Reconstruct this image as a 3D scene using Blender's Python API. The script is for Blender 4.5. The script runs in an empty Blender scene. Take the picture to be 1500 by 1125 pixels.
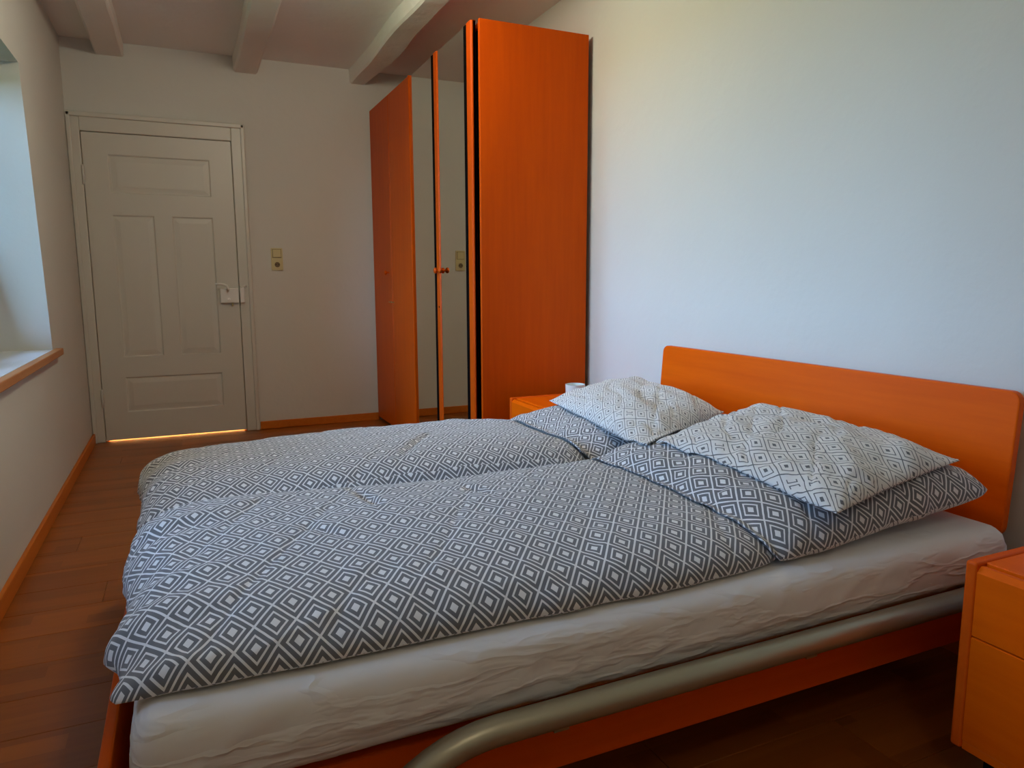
import bpy, bmesh, math, random
import numpy as np
from mathutils import Vector, Matrix, noise as mnoise
from mathutils.bvhtree import BVHTree
random.seed(7)
rng = np.random.RandomState(11)
SC = bpy.context.scene
COL = SC.collection
PI = math.pi

# ------------------------------------------------------------------ camera
def unit(v): return v / np.linalg.norm(v)
FPX, CX, CY, CAMZ = 1054.0, 750.0, 562.5, 1.08
yv = unit(np.array([267 - CX, 412 - CY, FPX]))
xv = np.array([3100 - CX, 402 - CY, FPX]); xv = unit(xv - xv.dot(yv) * yv)
zv = np.cross(xv, yv); zv = -zv if zv[1] > 0 else zv
R = np.stack([xv, yv, zv])
cam_d = bpy.data.cameras.new('camera'); cam = bpy.data.objects.new('camera', cam_d); COL.objects.link(cam)
cam_d.sensor_width = 36; cam_d.lens = FPX / 1500 * 36; cam_d.clip_start = 0.02
right, down, fwd = R[:, 0], R[:, 1], R[:, 2]
m3 = Matrix(((right[0], -down[0], -fwd[0]), (right[1], -down[1], -fwd[1]), (right[2], -down[2], -fwd[2])))
cam.matrix_world = Matrix.Translation((0, 0, CAMZ)) @ m3.to_4x4()
SC.camera = cam

# ------------------------------------------------------------------ sky, daylight, exposure
world = bpy.data.worlds.new('sky'); SC.world = world; world.use_nodes = True
wn = world.node_tree.nodes; wl = world.node_tree.links
bg = wn['Background']; tc = wn.new('ShaderNodeTexCoord'); sx = wn.new('ShaderNodeSeparateXYZ')
wl.new(tc.outputs['Generated'], sx.inputs[0])
rp = wn.new('ShaderNodeValToRGB'); wl.new(sx.outputs['Z'], rp.inputs[0])
rp.color_ramp.elements[0].position = 0.0; rp.color_ramp.elements[0].color = (0.36, 0.62, 1.0, 1)
rp.color_ramp.elements[1].position = 0.8; rp.color_ramp.elements[1].color = (0.30, 0.52, 1.0, 1)
wl.new(rp.outputs[0], bg.inputs[0]); bg.inputs[1].default_value = 19.5
SC.view_settings.view_transform = 'Standard'; SC.view_settings.look = 'None'
SC.view_settings.gamma = 1; SC.view_settings.use_curve_mapping = False
SC.view_settings.exposure = 0.0
SC.cycles.max_bounces = 10; SC.cycles.diffuse_bounces = 6; SC.cycles.glossy_bounces = 4
SC.cycles.transparent_max_bounces = 8; SC.cycles.caustics_reflective = False
SC.cycles.sample_clamp_indirect = 6

XL, XR, YB, YF, ZC = -0.612, 1.99, -1.30, 5.50, 2.60
WINS = [(2.80, 4.03, 4.22), (1.15, 2.05, 2.05)]      # near jamb, far jamb at the top, far jamb at the sill
WZ0, WZ1 = 0.74, 2.06
GX = XL - 0.29
def portal(y0, y1):
    l = bpy.data.lights.new('window_daylight', 'AREA'); l.shape = 'RECTANGLE'; l.size = WZ1 - WZ0; l.size_y = y1 - y0
    l.cycles.is_portal = True
    o = bpy.data.objects.new('window_daylight', l); COL.objects.link(o)
    o.location = (GX - 0.06, (y0 + y1) / 2, (WZ0 + WZ1) / 2); o.rotation_euler = (0, -PI / 2, 0)
for w in WINS: portal(w[0], w[2])
hl = bpy.data.lights.new('hallway_lamp', 'AREA'); hl.size = 0.5; hl.energy = 160; hl.color = (1, 0.75, 0.42)
ho = bpy.data.objects.new('hallway_lamp', hl); COL.objects.link(ho); ho.location = (0.0, YF + 0.75, 2.2)
# two warm lamps added out of view to brighten the room
FILL_LAMPS = [((0.45, -0.35, 2.20), 7), ((0.66, 2.95, 2.40), 31)]
for pos, en in FILL_LAMPS:
    rl = bpy.data.lights.new('fill_lamp_bulb', 'POINT'); rl.energy = en; rl.color = (1, 0.90, 0.68); rl.shadow_soft_size = 0.13
    ro = bpy.data.objects.new('fill_lamp_bulb', rl); COL.objects.link(ro); ro.location = pos

# ------------------------------------------------------------------ materials
def mat(name, col, rough=0.5, metal=0.0, spec=0.5):
    m = bpy.data.materials.new(name); m.use_nodes = True
    b = m.node_tree.nodes['Principled BSDF']
    b.inputs['Base Color'].default_value = (*col, 1); b.inputs['Roughness'].default_value = rough
    b.inputs['Metallic'].default_value = metal; b.inputs['Specular IOR Level'].default_value = spec
    return m
def nodes(m): return m.node_tree.nodes, m.node_tree.links, m.node_tree.nodes['Principled BSDF']
def mth(m, op, a, b=None, c=None):
    n = m.node_tree.nodes.new('ShaderNodeMath'); n.operation = op
    for i, v in enumerate((a, b, c)):
        if v is None: continue
        if isinstance(v, (int, float)): n.inputs[i].default_value = v
        else: m.node_tree.links.new(v, n.inputs[i])
    return n.outputs[0]
def mixc(m, f, a, b):
    n = m.node_tree.nodes.new('ShaderNodeMix'); n.data_type = 'RGBA'
    L = m.node_tree.links
    if isinstance(f, (int, float)): n.inputs[0].default_value = f
    else: L.new(f, n.inputs[0])
    for i, v in ((6, a), (7, b)):
        if isinstance(v, tuple): n.inputs[i].default_value = (*v, 1)
        else: L.new(v, n.inputs[i])
    return n.outputs[2]
def noise_tex(m, scale, detail=4, vec=None, rough=0.5):
    n = m.node_tree.nodes.new('ShaderNodeTexNoise'); n.inputs['Scale'].default_value = scale
    n.inputs['Detail'].default_value = detail; n.inputs['Roughness'].default_value = rough
    if vec is not None: m.node_tree.links.new(vec, n.inputs['Vector'])
    return n.outputs['Fac']
def mapping(m, scale=(1, 1, 1), coord='Object'):
    t = m.node_tree.nodes.new('ShaderNodeTexCoord'); p = m.node_tree.nodes.new('ShaderNodeMapping')
    p.inputs['Scale'].default_value = scale; m.node_tree.links.new(t.outputs[coord], p.inputs[0])
    return p.outputs[0]
def bump(m, h, strength, dist):
    n = m.node_tree.nodes.new('ShaderNodeBump'); n.inputs['Strength'].default_value = strength
    n.inputs['Distance'].default_value = dist
    m.node_tree.links.new(h, n.inputs['Height']); m.node_tree.links.new(n.outputs[0], nodes(m)[2].inputs['Normal'])

def plaster(name, col, amt=0.25):
    m = mat(name, col, 0.92, spec=0.15); nd, lk, b = nodes(m)
    v = mapping(m)
    big = noise_tex(m, 1.3, 3, v); c = mixc(m, big, tuple(x * 0.95 for x in col), tuple(min(1, x * 1.04) for x in col))
    lk.new(c, b.inputs['Base Color'])
    h = mth(m, 'ADD', mth(m, 'MULTIPLY', noise_tex(m, 5, 3, v), 2.2), mth(m, 'MULTIPLY', noise_tex(m, 60, 3, v), 0.22))
    bump(m, h, amt, 0.01)
    return m
M_WALL = plaster('white_plaster', (0.665, 0.665, 0.62))
M_CEIL = plaster('ceiling_plaster', (0.82, 0.80, 0.77))
M_BEAM = plaster('painted_beam', (0.78, 0.75, 0.70), 0.5)

def wood(name, c1, c2, axis, rough=0.35, spec=0.10):
    m = mat(name, c1, rough, spec=spec); nd, lk, b = nodes(m)
    s = [22, 22, 22]; s[axis] = 1.3
    v = mapping(m, tuple(s)); f = noise_tex(m, 1.6, 5, v, 0.6)
    s2 = [3.0, 3.0, 3.0]; s2[axis] = 0.6
    g = noise_tex(m, 1.0, 3, mapping(m, tuple(s2)))
    k = mth(m, 'ADD', mth(m, 'MULTIPLY', f, 0.5), mth(m, 'MULTIPLY', g, 0.5))
    k = mth(m, 'MULTIPLY_ADD', k, 2.2, -0.6); k = mth(m, 'MINIMUM', mth(m, 'MAXIMUM', k, 0.0), 1.0)
    lk.new(mixc(m, k, c1, c2), b.inputs['Base Color'])
    bump(m, f, 0.06, 0.002)
    return m
M_CHZ = wood('cherry_vertical_grain', (0.47, 0.054, 0.0003), (0.62, 0.086, 0.0004), 2, 0.42)
M_CHY = wood('cherry_horizontal_grain', (0.70, 0.088, 0.0003), (0.86, 0.138, 0.0004), 1, 0.42)
M_CHX = wood('cherry_rail_grain', (0.62, 0.07, 0.002), (0.76, 0.11, 0.004), 0, 0.42)
M_BASE = wood('baseboard_wood', (0.50, 0.12, 0.012), (0.64, 0.19, 0.025), 1, 0.4)
M_SILL = wood('sill_wood', (0.42, 0.17, 0.06), (0.55, 0.25, 0.10), 1, 0.4)
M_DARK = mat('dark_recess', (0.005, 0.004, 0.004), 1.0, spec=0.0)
M_WHITE = mat('white_gloss_paint', (0.62, 0.61, 0.55), 0.38)
nd, lk, b = nodes(M_WHITE); bump(M_WHITE, noise_tex(M_WHITE, 26, 3, mapping(M_WHITE)), 0.12, 0.003)
M_MIRROR = mat('mirror_glass', (0.80, 0.86, 0.80), 0.015, 1.0)
M_METAL = mat('satin_silver_tube', (0.44, 0.40, 0.29), 0.38, 0.75)
M_STEEL = mat('painted_lock_metal', (0.80, 0.80, 0.76), 0.3, 0.1)
M_BRASS = mat('key_metal', (0.45, 0.36, 0.16), 0.35, 0.8)
M_CREAM = mat('cream_plastic', (0.62, 0.54, 0.28), 0.35)
M_HOLE = mat('socket_dark', (0.16, 0.11, 0.05), 0.6)
M_CERAM = mat('white_ceramic', (0.72, 0.76, 0.70), 0.15)
M_FRAME = mat('window_paint', (0.72, 0.74, 0.74), 0.35)

# plank floor material: tone per plank object, three strips per plank
M_FLOOR = mat('laminate', (0.3, 0.1, 0.03), 0.33, spec=0.45)
nd, lk, b = nodes(M_FLOOR)
v = mapping(M_FLOOR, (1.5, 26, 26)); grain = noise_tex(M_FLOOR, 1.4, 5, v, 0.6)
oi = nd.new('ShaderNodeObjectInfo')
t = nd.new('ShaderNodeTexCoord'); s = nd.new('ShaderNodeSeparateXYZ'); lk.new(t.outputs['Object'], s.inputs[0])
row = mth(M_FLOOR, 'FLOOR', mth(M_FLOOR, 'MULTIPLY', s.outputs['Y'], 1 / 0.0634))
xs = mth(M_FLOOR, 'FLOOR', mth(M_FLOOR, 'ADD', mth(M_FLOOR, 'MULTIPLY', s.outputs['X'], 2.3), mth(M_FLOOR, 'MULTIPLY', row, 0.37)))
wnz = nd.new('ShaderNodeTexWhiteNoise'); wnz.noise_dimensions = '3D'
cb = nd.new('ShaderNodeCombineXYZ'); lk.new(row, cb.inputs[0]); lk.new(xs, cb.inputs[1]); lk.new(oi.outputs['Random'], cb.inputs[2])
lk.new(cb.outputs[0], wnz.inputs['Vector'])
k = mth(M_FLOOR, 'ADD', mth(M_FLOOR, 'MULTIPLY', wnz.outputs['Value'], 0.45), mth(M_FLOOR, 'MULTIPLY', grain, 0.55))
k = mth(M_FLOOR, 'ADD', k, mth(M_FLOOR, 'MULTIPLY_ADD', oi.outputs['Random'], 0.2, -0.1))
lk.new(mixc(M_FLOOR, k, (0.17, 0.040, 0.005), (0.40, 0.115, 0.014)), b.inputs['Base Color'])

M_SHEET = mat('white_jersey_sheet', (0.78, 0.75, 0.73), 0.85, spec=0.2)
_t = M_SHEET.node_tree.nodes.new('ShaderNodeTexCoord'); _p = M_SHEET.node_tree.nodes.new('ShaderNodeMapping')
_p.inputs['Rotation'].default_value = (0, math.radians(-28), 0); _p.inputs['Scale'].default_value = (2.4, 3, 12)
M_SHEET.node_tree.links.new(_t.outputs['Object'], _p.inputs[0])
_n = noise_tex(M_SHEET, 1.5, 3, _p.outputs[0]); _r = mth(M_SHEET, 'SUBTRACT', 0.06, mth(M_SHEET, 'MINIMUM', mth(M_SHEET, 'ABSOLUTE', mth(M_SHEET, 'SUBTRACT', _n, 0.5)), 0.06))
bump(M_SHEET, _r, 0.45, 0.07)

# window glass: clear pane with a real reflection
M_GLASS = bpy.data.materials.new('window_glass'); M_GLASS.use_nodes = True
nd = M_GLASS.node_tree.nodes; lk = M_GLASS.node_tree.links; nd.clear()
o_ = nd.new('ShaderNodeOutputMaterial'); mx = nd.new('ShaderNodeMixShader'); tr = nd.new('ShaderNodeBsdfTransparent')
gl = nd.new('ShaderNodeBsdfGlossy'); gl.inputs['Roughness'].default_value = 0.01; fr = nd.new('ShaderNodeFresnel')
tr.inputs[0].default_value = (0.95, 0.97, 0.96, 1)
lk.new(fr.outputs[0], mx.inputs[0]); lk.new(tr.outputs[0], mx.inputs[1]); lk.new(gl.outputs[0], mx.inputs[2]); lk.new(mx.outputs[0], o_.inputs[0])

M_GRASS = mat('lawn', (0.10, 0.17, 0.04), 0.9)

def fabric(name, ground, line, wl_, r0, r1, c0, figs=0.12):
    """woven cotton printed with concentric diamonds; some cells carry a bracket figure instead"""
    m = mat(name, ground, 0.85, spec=0.2); nd, lk, b = nodes(m)
    uv = nd.new('ShaderNodeUVMap'); uv.uv_map = 'UVMap'; s = nd.new('ShaderNodeSeparateXYZ'); lk.new(uv.outputs[0], s.inputs[0])
    A = mth(m, 'MULTIPLY', s.outputs['X'], 1 / 0.066); B = mth(m, 'MULTIPLY', s.outputs['Y'], 1 / 0.088)
    c = mth(m, 'ADD', A, B); d = mth(m, 'SUBTRACT', A, B)
    fc, fd = mth(m, 'FLOOR', c), mth(m, 'FLOOR', d)
    lc = mth(m, 'ABSOLUTE', mth(m, 'SUBTRACT', mth(m, 'SUBTRACT', c, fc), 0.5))
    ld = mth(m, 'ABSOLUTE', mth(m, 'SUBTRACT', mth(m, 'SUBTRACT', d, fd), 0.5))
    mm = mth(m, 'MAXIMUM', lc, ld)
    def band(x, lo, hi): return mth(m, 'MULTIPLY', mth(m, 'GREATER_THAN', x, lo), mth(m, 'LESS_THAN', x, hi))
    grid = mth(m, 'GREATER_THAN', mm, wl_)
    ring = mth(m, 'ADD', band(mm, r0, r1), mth(m, 'LESS_THAN', mm, c0))
    bar = mth(m, 'MULTIPLY', band(lc, 0.06, 0.11), mth(m, 'LESS_THAN', ld, 0.26))
    serif = mth(m, 'MULTIPLY', band(ld, 0.20, 0.26), band(lc, 0.06, 0.24))
    fig = mth(m, 'MAXIMUM', bar, serif)
    w = nd.new('ShaderNodeTexWhiteNoise'); w.noise_dimensions = '2D'; cb = nd.new('ShaderNodeCombineXYZ')
    lk.new(fc, cb.inputs[0]); lk.new(fd, cb.inputs[1]); lk.new(cb.outputs[0], w.inputs['Vector'])
    pick = mth(m, 'LESS_THAN', w.outputs['Value'], figs)
    inner = mth(m, 'ADD', mth(m, 'MULTIPLY', fig, pick), mth(m, 'MULTIPLY', ring, mth(m, 'SUBTRACT', 1.0, pick)))
    f = mth(m, 'MINIMUM', mth(m, 'MAXIMUM', grid, inner), 1.0)
    lk.new(mixc(m, f, ground, line), b.inputs['Base Color'])
    h = noise_tex(m, 14, 4, mapping(m)); bump(m, h, 0.25, 0.006)
    b.inputs['Sheen Weight'].default_value = 0.2
    return m
GREY, WHITE = (0.150, 0.150, 0.160), (0.76, 0.76, 0.76)
M_FDARK = fabric('cotton_grey_with_white_diamonds', GREY, WHITE, 0.462, 0.255, 0.322, 0.125, 0.0)
M_FLITE = fabric('cotton_white_with_grey_diamonds', (0.72, 0.70, 0.67), (0.13, 0.13, 0.135), 0.472, 0.255, 0.305, 0.095)

# ------------------------------------------------------------------ helpers
def tag(o, label=None, cat=None, group=None, kind=None):
    if label: o['label'] = label
    if cat: o['category'] = cat
    if group: o['group'] = group
    if kind: o['kind'] = kind
    return o
def empty(name, loc=(0, 0, 0)):
    o = bpy.data.objects.new(name, None); COL.objects.link(o); o.location = loc; o.empty_display_size = 0.1
    return o
def link_mesh(name, me, m, parent=None, smooth=False):
    o = bpy.data.objects.new(name, me); COL.objects.link(o)
    for x in (m if isinstance(m, (list, tuple)) else [m]): me.materials.append(x)
    if smooth: me.shade_smooth()
    if parent is not None:
        o.parent = parent; p = parent; off = Vector()
        while p is not None: off += p.location; p = p.parent
        if off.length > 0: me.transform(Matrix.Translation(-off))
    return o
def from_bm(name, bm, m, parent=None, smooth=False):
    bmesh.ops.recalc_face_normals(bm, faces=bm.faces)
    me = bpy.data.meshes.new(name); bm.to_mesh(me); bm.free()
    return link_mesh(name, me, m, parent, smooth)
def addbox(bm, a, b, bev=0.0, seg=2):
    a, b = Vector(a), Vector(b)
    r = bmesh.ops.create_cube(bm, size=1.0); vs = r['verts']
    for v in vs: v.co = Vector([(a[i] + b[i]) / 2 + v.co[i] * (b[i] - a[i]) for i in range(3)])
    if bev > 0:
        es = list({e for v in vs for e in v.link_edges})
        bmesh.ops.bevel(bm, geom=es, offset=bev, segments=seg, profile=0.5, affect='EDGES')
def box(name, a, b, m, parent=None, bev=0.0, seg=2):
    bm = bmesh.new(); addbox(bm, a, b, bev, seg); return from_bm(name, bm, m, parent)
def addprism(bm, poly, axis, lo, hi):
    """poly: list of 2D points in the other two axes (in order), extruded along axis"""
    oth = [i for i in range(3) if i != axis]
    def P(p, w):
        v = [0, 0, 0]; v[axis] = w; v[oth[0]] = p[0]; v[oth[1]] = p[1]; return v
    A = [bm.verts.new(P(p, lo)) for p in poly]; B = [bm.verts.new(P(p, hi)) for p in poly]
    bm.faces.new(A); bm.faces.new(B[::-1])
    for i in range(len(poly)):
        j = (i + 1) % len(poly); bm.faces.new((A[i], A[j], B[j], B[i]))
def round_rect(x0, y0, x1, y1, r, n=6):
    pts = []
    for cx, cy, a in ((x1 - r, y1 - r, 0), (x0 + r, y1 - r, 90), (x0 + r, y0 + r, 180), (x1 - r, y0 + r, 270)):
        for i in range(n + 1):
            t = math.radians(a + 90 * i / n); pts.append((cx + r * math.cos(t), cy + r * math.sin(t)))
    return pts
def lathe(name, prof, m, origin, axis='Z', parent=None, n=28, smooth=True):
    """prof: list of (radius, height) along the axis"""
    bm = bmesh.new(); rings = []
    for r, h in prof:
        ring = []
        for i in range(n):
            a = 2 * PI * i / n; c, s_ = r * math.cos(a), r * math.sin(a)
            p = {'Z': (c, s_, h), 'X': (h, c, s_), 'Y': (c, h, s_)}[axis]
            ring.append(bm.verts.new(Vector(origin) + Vector(p)))
        rings.append(ring)
    for a_, b_ in zip(rings, rings[1:]):
        for i in range(n): bm.faces.new((a_[i], a_[(i + 1) % n], b_[(i + 1) % n], b_[i]))
    bm.faces.new(rings[0]); bm.faces.new(rings[-1][::-1])
    o = from_bm(name, bm, m, parent, False)
    if smooth:
        o.data.shade_smooth(); o.data.set_sharp_from_angle(angle=math.radians(40))
    return o
def addtube(bm, pts, r, n=16, cap=True):
    pts = [Vector(p) for p in pts]; rings = []; up = None
    for i, p in enumerate(pts):
        d = (pts[min(i + 1, len(pts) - 1)] - pts[max(i - 1, 0)]).normalized()
        if up is None: up = d.orthogonal().normalized()
        up = (up - d * up.dot(d)).normalized(); w = d.cross(up)
        rings.append([bm.verts.new(p + r * (math.cos(2 * PI * k / n) * up + math.sin(2 * PI * k / n) * w)) for k in range(n)])
    for a_, b_ in zip(rings, rings[1:]):
        for i in range(n): bm.faces.new((a_[i], a_[(i + 1) % n], b_[(i + 1) % n], b_[i]))
    if cap: bm.faces.new(rings[0]); bm.faces.new(rings[-1][::-1])
def tube(name, pts, r, m, parent=None, n=16):
    bm = bmesh.new(); addtube(bm, pts, r, n); return from_bm(name, bm, m, parent, True)
def copy_tree(o, parent=None, shift=None):
    c = o.copy(); COL.objects.link(c); c.parent = parent
    for ch in list(o.children): copy_tree(ch, c)
    return c
# numpy smooth noise
def vnoise(x, y, seed=0):
    r = np.random.RandomState(seed); T = r.rand(64, 64) * 2 - 1
    xi = np.floor(x).astype(int); yi = np.floor(y).astype(int); fx = x - xi; fy = y - yi
    fx = fx * fx * fx * (fx * (fx * 6 - 15) + 10); fy = fy * fy * fy * (fy * (fy * 6 - 15) + 10)
    g = lambda a, b: T[a % 64, b % 64]
    return (g(xi, yi) * (1 - fx) + g(xi + 1, yi) * fx) * (1 - fy) + (g(xi, yi + 1) * (1 - fx) + g(xi + 1, yi + 1) * fx) * fy
def rot(x, y, deg):
    a = math.radians(deg); return x * math.cos(a) + y * math.sin(a), -x * math.sin(a) + y * math.cos(a)
def ridged(x, y, seed): return (1 - np.abs(vnoise(x, y, seed)) * 2)

# ------------------------------------------------------------------ room shell
T = 0.40
bm = bmesh.new()
addprism(bm, [(YB, -0.02), (YF, -0.02), (YF, WZ0), (YB, WZ0)], 0, XL - T, XL)
addprism(bm, [(YB, WZ1), (YF, WZ1), (YF, ZC + 0.02), (YB, ZC + 0.02)], 0, XL - T, XL)
w1, w2 = WINS
addprism(bm, [(w1[2], WZ0), (YF, WZ0), (YF, WZ1), (w1[1], WZ1)], 0, XL - T, XL)
addprism(bm, [(w2[2], WZ0), (w1[0], WZ0), (w1[0], WZ1), (w2[1], WZ1)], 0, XL - T, XL)
addprism(bm, [(YB, WZ0), (w2[0], WZ0), (w2[0], WZ1), (YB, WZ1)], 0, XL - T, XL)
tag(from_bm('wall_left', bm, M_WALL), 'white plastered wall with the deep window recess', kind='structure')
tag(box('wall_right', (XR, YB - .1, -0.02), (XR + 0.12, YF + .1, ZC + .02), M_WALL), 'white plastered wall behind the headboard', kind='structure')
DX0, DX1, DZ = -0.535, 0.362, 2.03
FX0, FX1, FZ = -0.612, 0.455, 2.15
bm = bmesh.new()
addbox(bm, (DX1 + 0.01, YF, -0.02), (XR, YF + 0.14, ZC + .02))
addbox(bm, (XL - 0.1, YF, -0.02), (DX0 - 0.01, YF + 0.14, ZC + .02))
addbox(bm, (DX0 - 0.01, YF, DZ + 0.01), (DX1 + 0.01, YF + 0.14, ZC + .02))
tag(from_bm('wall_back', bm, M_WALL), 'white plastered end wall around the door', kind='structure')
tag(box('wall_front', (XL - .44, YB - 0.12, -0.02), (XR, YB, ZC + .02), M_WALL), 'white plastered wall behind the viewer', kind='structure')
ceil = tag(box('ceiling', (XL - .44, YB - .12, ZC), (XR + .12, YF + .14, ZC + 0.12), M_CEIL), 'white plastered ceiling between painted beams', kind='structure')
# rustic painted beams running towards the end wall, edges uneven
def beam(x0, x1, z0, seed, wob=0.012):
    bm = bmesh.new(); n = 70; rows = []
    for i in range(n + 1):
        y = YB + (YF - YB) * i / n
        a = mnoise.noise(Vector((y * 1.1, seed, 0))) * wob; b2 = mnoise.noise(Vector((y * 1.6, seed + 5, 0))) * wob * 1.6
        c = mnoise.noise(Vector((y * 1.3, seed + 9, 0))) * wob * 0.8
        xl_, xr_, zb = x0 + a, x1 + b2, z0 + c
        bev = 0.012 + 0.006 * mnoise.noise(Vector((y * 3, seed + 2, 0)))
        rows.append([bm.verts.new(p) for p in ((xl_, y, ZC + .03), (xl_, y, zb + bev), (xl_ + bev, y, zb), (xr_ - bev, y, zb), (xr_, y, zb + bev), (xr_, y, ZC + .03))])
    for r0, r1 in zip(rows, rows[1:]):
        for k in range(5): bm.faces.new((r0[k], r0[k + 1], r1[k + 1], r1[k]))
    bm.faces.new(rows[0]); bm.faces.new(rows[-1][::-1])
    return from_bm('ceiling_beam', bm, M_BEAM, ceil)
beam(-0.415, -0.257, 2.515, 1.3); beam(0.405, 0.560, 2.495, 4.1); beam(1.205, 1.335, 2.50, 8.7, 0.03)

# floor: individual laminate planks running across the room
sub = tag(box('floor', (XL - .02, YB - .02, -0.06), (XR + .02, YF + 0.14, -0.014), mat('floor_joint', (0.05, 0.015, 0.004), 0.8)), 'reddish brown laminate floor of planks laid across the room', kind='structure')
PW, PL = 0.190, 1.29
i = 0; y = YB
while y < YF - 0.001:
    y1 = min(y + PW, YF); x = XL - PL * ((i * 0.37) % 1)
    while x < XR:
        x1 = x + PL; a, b_ = max(x, XL), min(x1, XR)
        if b_ - a > 0.02:
            bm = bmesh.new(); addbox(bm, (a + .0006, y + .0006, -0.014), (b_ - .0006, y1 - .0006, 0.0), 0.0012, 1)
            from_bm('floor_plank', bm, M_FLOOR, sub)
        x = x1
    y = y1; i += 1

# hallway behind the door (only its light shows under the leaf)
tag(box('floor_hall', (XL - .1, YF + 0.14, -0.06), (XR, YF + 1.6, 0.0), mat('hall_boards', (0.9, 0.32, 0.04), 0.4)), 'lit hallway floor behind the door', kind='structure')
bm = bmesh.new(); addbox(bm, (XL - .2, YF + 1.6, 0), (XR, YF + 1.7, 2.6)); addbox(bm, (XL - .2, YF + .14, 0), (XL - .1, YF + 1.6, 2.6)); addbox(bm, (1.2, YF + .14, 0), (1.3, YF + 1.6, 2.6)); addbox(bm, (XL - .2, YF + .14, 2.6), (XR, YF + 1.7, 2.7))
tag(from_bm('wall_hall', bm, M_WALL), 'hallway walls behind the door', kind='structure')
box('threshold', (DX0, YF + 0.0, -0.014), (DX1, YF + 0.14, 0.0), bpy.data.materials['hall_boards'], sub)

# baseboards
def basebd(name, a, b_, m):
    o = tag(box(name, a, b_, m, bev=0.004), kind='structure'); return o
basebd('baseboard_left', (XL, YB, 0), (XL + 0.016, YF - 0.03, 0.068), M_BASE)
basebd('baseboard_back', (FX1 + 0.004, YF - 0.016, 0), (1.345, YF, 0.058), M_BASE)
basebd('baseboard_right', (XR - 0.014, YB, 0), (XR, 3.30, 0.058), M_BASE)

# window (two, the nearer one added out of view for more daylight)
def window(idx, w):
    y0, y1 = w[0], w[2]
    r = tag(empty('window_%d' % idx, (GX, (y0 + y1) / 2, WZ0)), kind='structure')
    f = 0.045
    bm = bmesh.new()
    addbox(bm, (GX - .03, y0, WZ0), (GX + .03, y0 + f, WZ1), .004); addbox(bm, (GX - .03, y1 - f, WZ0), (GX + .03, y1, WZ1), .004)
    addbox(bm, (GX - .03, y0 + f, WZ0), (GX + .03, y1 - f, WZ0 + f), .004); addbox(bm, (GX - .03, y0 + f, WZ1 - f), (GX + .03, y1 - f, WZ1), .004)
    from_bm('window_frame', bm, M_FRAME, r)
    ym = (y0 + y1) / 2
    for a, c in ((y0 + f, ym), (ym, y1 - f)):
        bm = bmesh.new(); g = 0.05; x0, x1 = GX - .02, GX + .045; a += .002; c -= .002
        z0, z1 = WZ0 + f + .002, WZ1 - f - .002
        addbox(bm, (x0, a, z0), (x1, a + g, z1), .004); addbox(bm, (x0, c - g, z0), (x1, c, z1), .004)
        addbox(bm, (x0, a + g, z0), (x1, c - g, z0 + g), .004); addbox(bm, (x0, a + g, z1 - g), (x1, c - g, z1), .004)
        s = from_bm('window_sash', bm, M_FRAME, r)
        box('window_pane', (GX + .006, a + g - .006, z0 + g - .006), (GX + .012, c - g + .006, z1 - g + .006), M_GLASS, s)
    bm = bmesh.new()
    addprism(bm, [(GX + .03, y0 - .06), (XL, y0 - .06), (XL + .035, y0 - .06), (XL + .035, y1 + .085), (XL, y1 + .085), (XL, y1), (GX + .03, y1), (GX + .03, y0)], 2, WZ0 - .028, WZ0 + .004)
    bm.free(); bm = bmesh.new()
    addbox(bm, (XL, y0 - .06, WZ0 - .03), (XL + .035, y1 + .085, WZ0 + .004), .004)
    sl = from_bm('window_sill', bm, M_SILL, r)
    box('sill_board', (GX + .03, y0, WZ0 - .0), (XL, y1, WZ0 + .004), M_FRAME, r, .001)  # white colour stands in for the sky's sheen on the glossy sill
window(1, WINS[0]); window(2, WINS[1])
# lawn outside
tag(box('ground_outside', (-40, -30, -0.9), (XL - T - .01, 36, -0.8), M_GRASS), 'green lawn outside the window', kind='structure')

# ------------------------------------------------------------------ panelled door
d1 = tag(empty('door_1', ((DX0 + DX1) / 2, YF, 0)), 'white painted panelled door with a box lock', kind='structure')
bm = bmesh.new(); yf = YF - 0.022
addbox(bm, (FX0, yf, 0), (DX0 - .003, YF + .10, FZ), .006); addbox(bm, (DX1 + .003, yf, 0), (FX1, YF + .10, FZ), .006)
addbox(bm, (DX0 - .004, yf, DZ + .004), (DX1 + .004, YF + .10, FZ), .006)
for a in ((FX0 + .002, FX0 + .028), (FX1 - .028, FX1 - .002)): addbox(bm, (a[0], yf - .014, 0), (a[1], yf + .004, FZ - .002), .006)
addbox(bm, (FX0, yf - .014, FZ - .03), (FX1, yf + .004, FZ), .006)
addbox(bm, (DX0 - .003, YF + .028, 0), (DX0 + .014, YF + .10, DZ + .004)); addbox(bm, (DX1 - .014, YF + .028, 0), (DX1 + .003, YF + .10, DZ + .004))
addbox(bm, (DX0 - .003, YF + .028, DZ - .014), (DX1 + .003, YF + .10, DZ + .004))
from_bm('door_frame', bm, M_WHITE, d1)
LZ0 = 0.010; ly0, ly1 = YF - 0.012, YF + 0.026
bm = bmesh.new()
px = (-0.395, 0.222); pm = (-0.142, -0.040)
zt = (1.900, 1.650); zm = (1.515, 0.572); zb = (0.438, 0.194)
xa, xb = DX0 + .002, DX1 - .002
for a, c in (((xa, LZ0), (px[0], DZ)), ((px[1], LZ0), (xb, DZ)), ((px[0], LZ0), (px[1], zb[1])), ((px[0], zb[0]), (px[1], zm[1])),
             ((px[0], zm[0]), (px[1], zt[1])), ((px[0], zt[0]), (px[1], DZ)), ((pm[0], zm[1]), (pm[1], zm[0]))):
    addbox(bm, (a[0], ly0, a[1]), (c[0], ly1, c[1]))
leaf = from_bm('door_leaf', bm, M_WHITE, d1)
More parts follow.
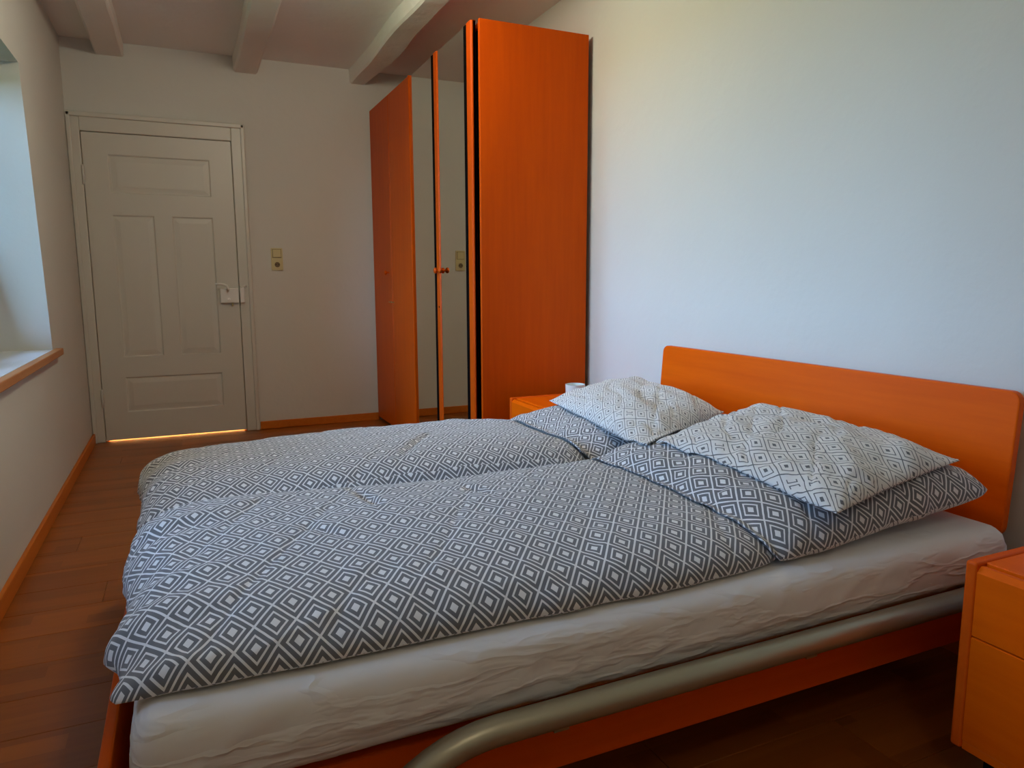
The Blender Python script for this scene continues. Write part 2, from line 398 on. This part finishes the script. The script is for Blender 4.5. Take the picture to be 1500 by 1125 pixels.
def dpanel(x0, x1, z0, z1):
    bm = bmesh.new(); n = .012; m_ = .05
    def rc(i, yy): return [bm.verts.new((x0 + i, yy, z0 + i)), bm.verts.new((x1 - i, yy, z0 + i)), bm.verts.new((x1 - i, yy, z1 - i)), bm.verts.new((x0 + i, yy, z1 - i))]
    rings = [rc(0, ly0 + .0005), rc(.003, ly0 + .001), rc(.010, ly0 + .009), rc(.018, ly0 + .009), rc(.045, ly0 + .005), rc(.048, ly0 + .005)]
    for r0, r1 in zip(rings, rings[1:]):
        for k in range(4): bm.faces.new((r0[k], r0[(k + 1) % 4], r1[(k + 1) % 4], r1[k]))
    bm.faces.new(rings[-1]); back = rc(0, ly1 - .004); bm.faces.new(back[::-1])
    for k in range(4): bm.faces.new((rings[0][k], rings[0][(k + 1) % 4], back[(k + 1) % 4], back[k]))
    from_bm('door_panel', bm, M_WHITE, leaf)
dpanel(px[0], px[1], zt[1], zt[0]); dpanel(px[0], pm[0], zm[1], zm[0]); dpanel(pm[1], px[1], zm[1], zm[0]); dpanel(px[0], px[1], zb[1], zb[0])
lock = box('lock_box', (0.236, ly0 - .028, 0.928), (DX1 - .004, ly0, 1.030), M_STEEL, d1, .004)
lathe('lock_rose', [(.0165, -.004), (.0165, 0)], M_STEEL, (0.288, ly0 - .028, 1.010), 'Y', lock)
lathe('keyhole_light_spot', [(.006, -.006), (.010, -.003), (.010, 0)], mat('keyhole_light_white', (0.95, 0.95, 0.95), 0.2), (0.292, ly0 - .028, 0.953), 'Y', lock)  # white disc stands in for hallway light shining through the keyhole
box('latch_stud', (0.308, ly0 - .020, 0.905), (0.320, ly0 - .008, 0.930), M_BRASS, lock, .002)
bm = bmesh.new()
addtube(bm, [(0.288, ly0 - .026, 1.012), (0.288, ly0 - .055, 1.016), (0.286, ly0 - .066, 1.030), (0.280, ly0 - .068, 1.050), (0.262, ly0 - .068, 1.058), (0.235, ly0 - .068, 1.060), (0.207, ly0 - .066, 1.058)], .0075, 12)
from_bm('door_handle', bm, M_STEEL, d1, True)
kp = box('lock_keeper', (DX1 + .004, yf - .030, 0.928), (DX1 + .034, yf + .002, 1.036), M_STEEL, d1, .005)
tube('keeper_hook', [(DX1 + .010, yf - .026, 1.035), (DX1 + .026, yf - .030, 1.042), (DX1 + .040, yf - .028, 1.048), (DX1 + .048, yf - .020, 1.040)], .005, M_STEEL, kp, 10)
for hz in (1.76, 0.30):
    lathe('door_hinge', [(.005, -.062), (.009, -.056), (.009, .056), (.005, .062)], M_WHITE, (DX0 - .001, yf - .006, hz), 'Z', d1, 12)

# ------------------------------------------------------------------ socket and switch
s = tag(empty('light_switch', (0.632, YF, 1.235)), 'cream double wall plate, rocker switch above a power socket, right of the door', 'switch')
bm = bmesh.new(); addprism(bm, round_rect(0.592, 1.156, 0.672, 1.314, .006), 1, YF - .010, YF); from_bm('cover_plate', bm, M_CREAM, s)
box('rocker_gap', (0.6015, YF - .0108, 1.2445), (0.6625, YF - .009, 1.3055), M_HOLE, s)
box('rocker', (0.604, YF - .0165, 1.247), (0.660, YF - .0095, 1.303), M_CREAM, s, .003)
so = lathe('socket_insert', [(.0235, -.013), (.0235, -.009)], M_CREAM, (0.632, YF, 1.196), 'Y', s)
lathe('socket_well', [(.0185, -.0136), (.0185, -.012)], M_HOLE, (0.632, YF, 1.196), 'Y', so)
for dx in (-.0095, .0095): lathe('contact_hole', [(.003, -.0142), (.003, -.0135)], M_DARK, (0.632 + dx, YF, 1.196), 'Y', so, 10)

# ------------------------------------------------------------------ wardrobe
WX, WY0, WY1, WH = 1.352, 3.36, 5.475, 2.312
wr = tag(empty('wardrobe', (1.67, (WY0 + WY1) / 2, 0)), 'tall orange cherry wardrobe with two wooden and two mirrored doors, standing at the right wall', 'wardrobe')
box('side_panel', (WX + .007, WY0 + .002, 0), (XR - .03, WY0 + .022, WH), M_CHZ, wr, .003)
box('side_panel', (WX + .014, WY1 - .022, 0), (XR - .03, WY1, WH), M_CHZ, wr, .003)
box('top_panel', (WX + .020, WY0 + .022, WH - .03), (XR - .03, WY1 - .022, WH - .006), M_CHY, wr, .002)
box('bottom_panel', (WX + .03, WY0 + .022, .03), (XR - .03, WY1 - .022, .055), M_CHY, wr, .002)
box('plinth', (WX + .04, WY0 + .022, 0), (WX + .058, WY1 - .022, .03), M_DARK, wr)
box('back_panel', (XR - .036, WY0 + .022, .055), (XR - .030, WY1 - .022, WH - .03), M_DARK, wr)
box('gap_shade_sheet', (WX + .030, WY0 + .023, .056), (WX + .036, WY1 - .023, WH - .031), M_DARK, wr)  # near-black sheet paints the shade seen in the door gaps
dw = (5.465 - 3.40) / 4
DY = [3.40 + dw * i for i in range(5)]
def knob(y, z, x, parent):
    lathe('door_knob', [(.006, 0), (.0065, -.012), (.013, -.017), (.0165, -.022), (.0165, -.028), (.012, -.033), (.004, -.035)], M_CHZ, (x, y, z), 'X', parent, 20)
for i in range(4):
    y0, y1 = DY[i] + .0015, DY[i + 1] - .0015
    X0 = WX - .022
    if i < 2:                                                 # mirrored door: lip at the near edge, strip of painted shade, then the glass
        d = box('door', (WX - .012, y0, .035), (WX + .004, y1, WH), M_CHZ, wr, .001, 1)
        lipw = .062 if i == 0 else .056
        bm = bmesh.new()
        addprism(bm, [(WX + .003, y0), (X0 + .006, y0), (X0, y0 + .006), (X0, y0 + lipw - .003), (X0 + .003, y0 + lipw), (WX + .003, y0 + lipw)], 2, .035, WH)
        from_bm('edge_strip', bm, M_CHZ, d)
        box('mirror_shade_strip', (X0 + .001, y0 + lipw + .0005, .040), (WX - .004, y0 + lipw + .040, WH - .003), M_DARK, d)  # black strip paints the lip's shaded side as mirrored in the glass
        box('mirror', (WX - .0165, y0 + lipw + .0405, .040), (WX - .0115, y1 - .002, WH - .004), M_MIRROR, d)
    else:
        bm = bmesh.new(); addprism(bm, [(WX + .004, y0), (X0 + .004, y0), (X0, y0 + .004), (X0, y1 - .003), (X0 + .003, y1), (WX + .004, y1)], 2, .035, WH)
        d = from_bm('door', bm, M_CHZ, wr)
        if i == 2:
            bm = bmesh.new(); addprism(bm, [(X0 + .006, y0 - .001), (X0 - .003, y0 - .001), (X0 - .006, y0 + .004), (X0 - .006, y0 + .018), (X0 + .004, y0 + .024)], 2, .035, WH); from_bm('edge_strip', bm, M_CHZ, d)
    ky = {0: y1 - .045, 1: y0 + .030, 2: y0 + .05, 3: y0 + .085}[i]
    if i != 2: knob(ky, 1.135, WX - .014 if i < 2 else X0, d)
    kz = .93
    kyy = {0: None, 1: y0 + .020, 2: y1 - .03, 3: y0 + .03}[i]
    if kyy is not None:
        lathe('keyhole', [(.006, -.0015), (.006, .001)], M_BRASS if i > 1 else M_DARK, (X0, kyy, kz), 'X', d, 12)
        if i > 1: tube('key', [(X0 - .001, kyy, kz), (X0 - .012, kyy, kz), (X0 - .02, kyy, kz + .002)], .0028, M_BRASS, d, 8)

# ------------------------------------------------------------------ bed frame
bed = tag(empty('bed', (0.9, 1.88, 0)), 'double bed frame in orange cherry with slanted headboard and silver tube rail', 'bed')
BY0, BY1 = 1.11, 2.67
# slanted headboard
bm = bmesh.new(); addprism(bm, round_rect(1.12, .405, 2.64, .79, .028, 6), 0, -.0125, .0125)
bmesh.ops.recalc_face_normals(bm, faces=bm.faces)
for v in bm.verts: v.co.x += 1.9245 + (v.co.z - .405) * .070
hb = from_bm('headboard', bm, M_CHY, bed)
mo = hb.modifiers.new('bevel', 'BEVEL'); mo.width = .004; mo.segments = 2; mo.angle_limit = math.radians(50)
for yy in (1.45, 2.31): box('headboard_bracket', (1.9115, yy, .14), (1.920, yy + .05, .52), M_METAL, bed, .002)
for a, b_, nm in (((-.141, BY0, .155), (1.90, BY0 + .022, .290), 'side_rail'), ((-.141, BY1 - .022, .155), (1.90, BY1, .290), 'side_rail'),
                  ((-.161, BY0 - .020, .150), (-.142, BY1 + .020, .365), 'foot_rail'), ((1.893, BY0 + .022, .155), (1.911, BY1 - .022, .290), 'head_rail')):
    box(nm, a, b_, M_CHX if nm == 'side_rail' else M_CHY, bed, .004)
zt_ = .324; ty = BY0 - .075; rb = .27
def rail_pts(ty):
    P = [(1.915, ty, zt_), (1.2, ty, zt_), (.44, ty, zt_)]
    for k in range(1, 13):
        a = k / 12 * math.radians(78); P.append((.44 - rb * math.sin(a), ty, zt_ - rb * (1 - math.cos(a))))
    P.append((P[-1][0] - .016, ty, .026)); return P
for yy in (ty, BY1 + .075):
    tb = tube('tube_rail', rail_pts(yy), .0255, M_METAL, bed, 20)
for yy in (ty, BY1 + .075):
    e = rail_pts(yy)[-1]
    lathe('tube_foot', [(.028, 0), (.028, .03)], M_DARK, (e[0], yy, 0), 'Z', bed, 20)
    lathe('leg', [(.0255, 0), (.0255, zt_)], M_METAL, (1.86, yy, 0), 'Z', bed, 20)
for xx in (.55, 1.15, 1.72):
    for a, c in ((ty + .002, BY0 + .002), (BY1 - .002, BY1 + .073)): box('rail_bracket', (xx, a, .286), (xx + .03, c, .298), M_METAL, bed)
for k in range(14):
    x = -.06 + k * .142
    box('bed_slat', (x, BY0 + .024, .272), (x + .07, BY1 - .024, .286), M_CHY, bed, .002)
box('slat_beam', (-.138, 1.87, .236), (1.878, 1.91, .270), M_CHX, bed, .003)

# ------------------------------------------------------------------ mattress in a fitted sheet
def rounded_block(a, b_, r, step, fn):
    a, b_ = np.array(a, float), np.array(b_, float)
    bm = bmesh.new(); cache = {}
    n = [max(2, int(round((b_[i] - a[i]) / step[i]))) for i in range(3)]
    def V(ijk):
        if ijk in cache: return cache[ijk]
        q = a + (b_ - a) * np.array(ijk) / np.array(n)
        c = np.minimum(np.maximum(q, a + r), b_ - r); d = q - c; L = np.linalg.norm(d)
        nrm = d / L if L > 1e-9 else np.array([0, 0, 1.0])
        p = c + nrm * r if L > 1e-9 else q
        p = p + nrm * fn(p, nrm)
        cache[ijk] = bm.verts.new(p); return cache[ijk]
    for ax in range(3):
        o = [i for i in range(3) if i != ax]
        for side in (0, n[ax]):
            for i in range(n[o[0]]):
                for j in range(n[o[1]]):
                    vs = []
                    for di, dj in ((0, 0), (1, 0), (1, 1), (0, 1)):
                        t_ = [0, 0, 0]; t_[ax] = side; t_[o[0]] = i + di; t_[o[1]] = j + dj; vs.append(V(tuple(t_)))
                    try: bm.faces.new(vs)
                    except ValueError: pass
    return bm
def sheet_fn(p, nrm):
    side = abs(nrm[1]) + abs(nrm[0])
    if side < .3 or p[2] > .455: return 0.0
    s_ = p[0] if abs(nrm[1]) > abs(nrm[0]) else p[1] + 3
    z = p[2]; k = min(1, (.455 - z) / .05)
    def R_(f, ang, seed, st):
        a = math.radians(ang); u = s_ * math.cos(a) + z * math.sin(a); v = -s_ * math.sin(a) + z * math.cos(a)
        v_ = mnoise.noise(Vector((u * st, v * f, seed)))
        return max(0, 1 - abs(v_) * 6)
    m_ = .5 + .5 * mnoise.noise(Vector((s_ * 2.2, z * 5, 7)))
    v = .0075 * R_(13, 38, 1.7, 2.4) * m_ + .006 * R_(20, 22, 5.1, 3) * (1 - m_) + .004 * R_(30, 52, 8.4, 4) + .009 * mnoise.noise(Vector((s_ * 3.2, z * 7, 2)))
    if z < .345: v += -.018 * (.345 - z) / .04
    if z < .365: v = min(v, -.004)
    return v * k
bm = rounded_block((-.108, 1.062, .311), (1.862, 2.718, .462), .044, (.0125, .0125, .010), sheet_fn)
MATT = from_bm('mattress', bm, M_SHEET, None, True)
tag(MATT, 'double mattress in a creased white fitted sheet, lying on the bed frame', 'mattress')

# ------------------------------------------------------------------ duvets and pillows
def bvh_of(objs):
    out = []
    for o in objs:
        me = o.data; vs = [o.matrix_world @ v.co for v in me.vertices]
        out.append(BVHTree.FromPolygons(vs, [p.vertices[:] for p in me.polygons]))
    return out
def soft(name, cn, hT, hB, p, q, nu, nv, pinch, disp, mats, support=(), gap=.003, bow=None, uvrot=0, uvoff=(0, 0), uvflip=False, edge=None):
    """closed stuffed cover spanned by 4 corners (near-foot, near-head, far-head, far-foot)"""
    A, B, C_, D = [np.array(c, float) for c in cn]
    tu = np.linspace(-1, 1, nu + 1); tv = np.linspace(-1, 1, nv + 1)
    w = .55
    cu = (1 - w) * tu + w * np.sin(tu * PI / 2); cv = (1 - w) * tv + w * np.sin(tv * PI / 2)
    U, V = np.meshgrid(cu, cv, indexing='ij')
    U2 = U * (1 - pinch[0] * (1 - V ** 2) * np.abs(U) ** 3); V2 = V * (1 - pinch[1] * (1 - U ** 2) * np.abs(V) ** 3)
    if edge is not None: U2, V2 = edge(U, V, U2, V2)
    a = (U2 + 1) / 2; b = (V2 + 1) / 2
    P = (A[None, None] * ((1 - a) * (1 - b))[..., None] + B * (a * (1 - b))[..., None] + C_ * (a * b)[..., None] + D * ((1 - a) * b)[..., None])
    pr = np.clip(1 - np.abs(U) ** p[0], 0, 1) ** q[0] * np.clip(1 - np.abs(V) ** p[1], 0, 1) ** q[1]
    N = np.cross(B - A, D - A); N = N / np.linalg.norm(N); N = N if N[2] > 0 else -N
    if bow is not None: P = P + bow(U, V)[..., None] * np.array([0, 0, 1.0])
    dd = disp(P[..., 0], P[..., 1], U, V) * np.clip(pr * 1.6, 0, 1)
    top = P + N * (hT * pr + dd)[..., None]
    bot = P - N * (hB * pr)[..., None]
    trees = bvh_of(support) if support else []
    def lift(G, extra):
        for i in range(G.shape[0]):
            for j in range(G.shape[1]):
                zs = -9
                for t_ in trees:
                    for ox, oy in ((0, 0), (.014, 0), (-.014, 0), (0, .014), (0, -.014)):
                        h = t_.ray_cast(Vector((G[i, j, 0] + ox, G[i, j, 1] + oy, 3)), Vector((0, 0, -1)))
                        if h[0] is not None: zs = max(zs, h[0].z)
                if zs > -9: G[i, j, 2] = max(G[i, j, 2], zs + gap + extra)
    if trees:
        lift(bot, 0.0); lift(top, 0.0)
        top[..., 2] = np.maximum(top[..., 2], bot[..., 2] + .004 * (pr > 0.0001))
        top[0], top[-1], top[:, 0], top[:, -1] = bot[0], bot[-1], bot[:, 0], bot[:, -1]
    def arc(G):
        du = np.linalg.norm(np.diff(G, axis=0), axis=2); dv = np.linalg.norm(np.diff(G, axis=1), axis=2)
        # smooth the arc lengths so that wrinkles do not shear the print
        su = np.vstack([np.zeros((1, G.shape[1])), np.cumsum(du, 0)]); sv = np.hstack([np.zeros((G.shape[0], 1)), np.cumsum(dv, 1)])
        return su - su[nu // 2], sv - sv[:, nv // 2][:, None]
    verts = []; ids_t = np.zeros((nu + 1, nv + 1), int); ids_b = np.zeros((nu + 1, nv + 1), int)
    for i in range(nu + 1):
        for j in range(nv + 1):
            ids_t[i, j] = len(verts); verts.append(tuple(top[i, j]))
    for i in range(nu + 1):
        for j in range(nv + 1):
            if i in (0, nu) or j in (0, nv): ids_b[i, j] = ids_t[i, j]
            else: ids_b[i, j] = len(verts); verts.append(tuple(bot[i, j]))
    faces = []; uvs = []; mi = []
    st, sb = arc(top), arc(bot)
    cr, sr = math.cos(math.radians(uvrot)), math.sin(math.radians(uvrot))
    def uvp(s_, i, j):
        x, y_ = s_[0][i, j], s_[1][i, j]; return (x * cr - y_ * sr + uvoff[0], x * sr + y_ * cr + uvoff[1])
    for i in range(nu):
        for j in range(nv):
            q4 = ((i, j), (i + 1, j), (i + 1, j + 1), (i, j + 1))
            faces.append([ids_t[k] for k in q4]); mi.append(0); uvs += [uvp(st, *k) for k in q4]
            q4 = q4[::-1]
            faces.append([ids_b[k] for k in q4]); mi.append(1); uvs += [uvp(sb, *k) for k in q4]
    me = bpy.data.meshes.new(name); me.from_pydata(verts, [], faces)
    ul = me.uv_layers.new(name='UVMap'); ul.data.foreach_set('uv', np.array(uvs, float).ravel())
    o = link_mesh(name, me, mats, None, True)
    me.polygons.foreach_set('material_index', mi); me.update()
    return o

def crease(x, y, p, q, w, d):
    p, q = np.array(p), np.array(q); e = q - p; L = e.dot(e)
    t = np.clip(((x - p[0]) * e[0] + (y - p[1]) * e[1]) / L, 0, 1)
    r2 = (x - p[0] - t * e[0]) ** 2 + (y - p[1] - t * e[1]) ** 2
    return -d * np.exp(-r2 / (w * w)) * (0.4 + 0.6 * np.sin(t * PI))
def duvet_disp(seed, tilt=0.0, creases=()):
    def f(x, y, U, V):
        xr, yr = rot(x, y, 62)
        d = .007 * vnoise(x * 3.1, y * 4.0, seed) + .013 * vnoise(x * 1.4 + 3, y * 2.0, seed + 1) + tilt * V
        d = d - (np.clip(ridged(xr * 1.9 + vnoise(x * 4, y * 4, seed + 5) * .3, yr * 6.5, seed + 2), 0.6, 1) - .6) * .009
        x2, y2 = rot(x, y, 18); d = d + (np.clip(ridged(x2 * 3, y2 * 9, seed + 3), .6, 1) - .6) * .006
        foot = np.clip((-.62 - U) / .36, 0, 1)          # gathers near the foot end
        d = d + foot * (.010 * vnoise(x * 3, y * 17, seed + 8) + .005 * vnoise(x * 6, y * 30, seed + 9))
        d = d + .0018 * vnoise(x * 22, y * 22, seed + 12) + .0016 * vnoise(x * 11, y * 13, seed + 14)
        for c in creases: d = d + crease(x, y, *c)
        return d
    return f
def foot_edge(seed, a=.02, c=.085):
    def f(U, V, U2, V2):
        k = np.clip(-U, 0, 1) ** 6
        return (U2 * (1 - c * .66 * np.abs(V) ** 8) + k * a * vnoise(V * 5 + 9, U * 0 + 2, seed) * 1.2,
                V2 * (1 - c * np.abs(U) ** 10) + np.abs(V) ** 8 * .012 * vnoise(U * 7, V * 0, seed + 1))
    return f
DROOP = lambda U, V: -.014 * np.clip((-U - .86) / .14, 0, 1) ** 1.5 + 0 * V
DUV_F = soft('duvet', [(-.150, 1.880, .470), (1.165, 1.865, .472), (1.20, 2.690, .480), (-.150, 2.700, .475)], .094, .016, (9, 4), (.50, .60), 150, 100, (.0, .0),
             duvet_disp(31, -.014, [((.55, 2.0), (.75, 2.3), .012, .010)]), [M_FDARK, M_FLITE], [MATT], .002, edge=foot_edge(5), bow=DROOP)
tag(DUV_F, 'folded grey duvet with white diamond print on the far half of the bed', 'duvet', 'patterned duvets on the bed')
DUV_N = soft('duvet', [(-.150, 1.108, .476), (1.185, 1.100, .474), (1.210, 1.900, .488), (-.142, 1.905, .480)], .076, .020, (10, 6), (.50, .55), 170, 110, (.0, .0),
             duvet_disp(57, .006, [((.36, 1.80), (.39, 1.62), .011, .016), ((.62, 1.72), (.66, 1.58), .010, .010), ((.2, 1.55), (.3, 1.42), .012, .006)]),
             [M_FDARK, M_FLITE], [MATT, DUV_F], .002, edge=foot_edge(9), uvoff=(.02, .03), bow=DROOP)
tag(DUV_N, 'folded grey duvet with white diamond print on the near half of the bed', 'duvet', 'patterned duvets on the bed')

def pil_disp(seed, a=1.0):
    def f(x, y, U, V):
        d = .010 * vnoise(U * 2.2 + 5, V * 2.2 + 5, seed) + .007 * vnoise(U * 5, V * 5, seed + 1)
        ed = np.maximum(np.abs(U), np.abs(V)) ** 4
        d = d + ed * .006 * vnoise(U * 11, V * 11, seed + 2)
        cr = np.clip(ridged(U * 1.3 + V * .9, V * 3.2 - U * 2.0, seed + 3), .6, 1) - .6
        return (d - cr * .018) * a
    return f
PD_F = soft('pillow', [(1.12, 1.95, .500), (1.84, 1.93, .515), (1.83, 2.70, .500), (1.15, 2.73, .474)], .092, .035, (3.2, 3.2), (.60, .60), 80, 80, (.04, .04),
            pil_disp(3), [M_FDARK, M_FLITE], [MATT, DUV_F, DUV_N], .003, uvoff=(.01, .05))
tag(PD_F, 'flat grey pillow with white diamonds lying under the far white pillow', 'pillow', 'dark patterned pillows lying flat on the mattress')
PD_N = soft('pillow', [(1.105, 1.095, .478), (1.865, 1.105, .545), (1.85, 1.90, .530), (1.10, 1.90, .510)], .115, .058, (4.5, 4.0), (.55, .58), 90, 90, (.02, .03),
            pil_disp(12), [M_FDARK, M_FLITE], [MATT, DUV_F, DUV_N], .003, uvoff=(.03, .01), edge=foot_edge(3, .0, .05))
tag(PD_N, 'flat grey pillow with white diamonds lying under the near white pillow', 'pillow', 'dark patterned pillows lying flat on the mattress')
PW_F = soft('pillow', [(1.185, 1.68, .590), (1.70, 1.95, .620), (1.80, 2.70, .610), (1.345, 2.60, .588)], .084, .040, (3.0, 3.0), (.62, .62), 80, 80, (.05, .04),
            pil_disp(22), [M_FLITE, M_FDARK], [PD_F, PD_N, DUV_N, DUV_F], .004, uvoff=(.0, .02))
tag(PW_F, 'white pillow with grey diamond outlines on the far half, beside the mug', 'pillow', 'light patterned pillows on top')
PW_N = soft('pillow', [(1.245, 1.065, .582), (1.76, 1.145, .625), (1.83, 1.90, .638), (1.215, 1.68, .612)], .072, .045, (3.0, 3.0), (.60, .62), 90, 90, (.04, .04),
            pil_disp(41), [M_FLITE, M_FDARK], [PD_N, PD_F, PW_F], .004, uvoff=(.03, .0))
tag(PW_N, 'white pillow with grey diamond outlines on the near half, close to the nightstand', 'pillow', 'light patterned pillows on top')

# ------------------------------------------------------------------ nightstands
NX0, NX1, NH, NW = 1.452, 1.93, .500, .46
def nightstand(y0):
    r = empty('nightstand', ((NX0 + NX1) / 2, y0 + NW / 2, 0)); y1 = y0 + NW; z0 = .085; t = .024
    box('side_panel', (NX0, y0, z0), (NX1, y0 + t, NH), M_CHX, r, .006, 3)
    box('side_panel', (NX0, y1 - t, z0), (NX1, y1, NH), M_CHX, r, .006, 3)
    box('top_panel', (NX0 + .030, y0 + t, NH - .026), (NX1, y1 - t, NH - .003), M_CHY, r, .002)
    box('bottom_panel', (NX0 + .004, y0 + t, z0), (NX1, y1 - t, z0 + .02), M_CHY, r, .002)
    box('back_panel', (NX1 - .008, y0 + t, z0 + .02), (NX1 - .002, y1 - t, NH - .026), M_DARK, r)
    for za, zb_ in ((z0 + .022, .339), (.343, NH - .008)):
        bm = bmesh.new(); a, c = y0 + t + .001, y1 - t - .001
        top = zb_ > .4
        addprism(bm, [(NX0 + .002, za), (NX0 + .022, za), (NX0 + .022, zb_), (NX0 + (.012 if top else .004), zb_), (NX0 + .001, zb_ - (.012 if top else .002))], 1, a, c)
        dr = from_bm('drawer', bm, M_CHY, r)
        box('drawer_box', (NX0 + .0225, a + .012, za + .004), (NX1 - .02, c - .012, zb_ - .03), M_DARK, dr)
    for xx in (NX0 + .04, NX1 - .07):
        for yy in (y0 + .05, y1 - .08):
            box('foot', (xx, yy, 0), (xx + .03, yy + .03, z0), M_DARK, r, .002)
    return r
ns = tag(nightstand(.915 - NW), 'orange cherry nightstand with two drawers in the near corner, cut off by the picture edge', 'nightstand', 'cherry nightstands beside the bed')
nf = copy_tree(ns); nf.location.y += 2.778 - (.915 - NW)
tag(nf, 'orange cherry nightstand between the bed and the wardrobe, mug on top', 'nightstand', 'cherry nightstands beside the bed')

# mug
mg = tag(empty('mug', (1.665, 2.95, NH - .003)), 'small white ceramic mug on the far nightstand, only its rim above the pillow', 'mug')
lathe('mug_body', [(.030, 0), (.038, .004), (.044, .03), (.047, .094), (.0445, .094), (.041, .03), (.034, .010), (.001, .009)], M_CERAM, tuple(mg.location), 'Z', mg, 32)
tube('mug_handle', [(1.665 + .044, 2.95, .57), (1.665 + .066, 2.95, .568), (1.665 + .072, 2.95, .55), (1.665 + .064, 2.95, .527), (1.665 + .040, 2.95, .524)], .005, M_CERAM, mg, 10)

# bodies of the added fill lamps, out of view
for LAMP, lab in zip([l[0] for l in FILL_LAMPS], ('fill lamp added out of view behind the viewer', 'fill lamp added above the view to brighten the far end')):
    cl = tag(empty('fill_lamp', (LAMP[0], LAMP[1], ZC)), lab, 'lamp')
    lathe('lamp_canopy', [(.05, -.025), (.055, 0)], M_STEEL, (LAMP[0], LAMP[1], ZC), 'Z', cl)
    tube('lamp_cord', [(LAMP[0], LAMP[1], ZC - .02), (LAMP[0], LAMP[1], LAMP[2] + .17)], .004, M_STEEL, cl, 8)
    lathe('lamp_holder', [(.03, .145), (.035, .14), (.03, .18)], M_STEEL, LAMP, 'Z', cl)
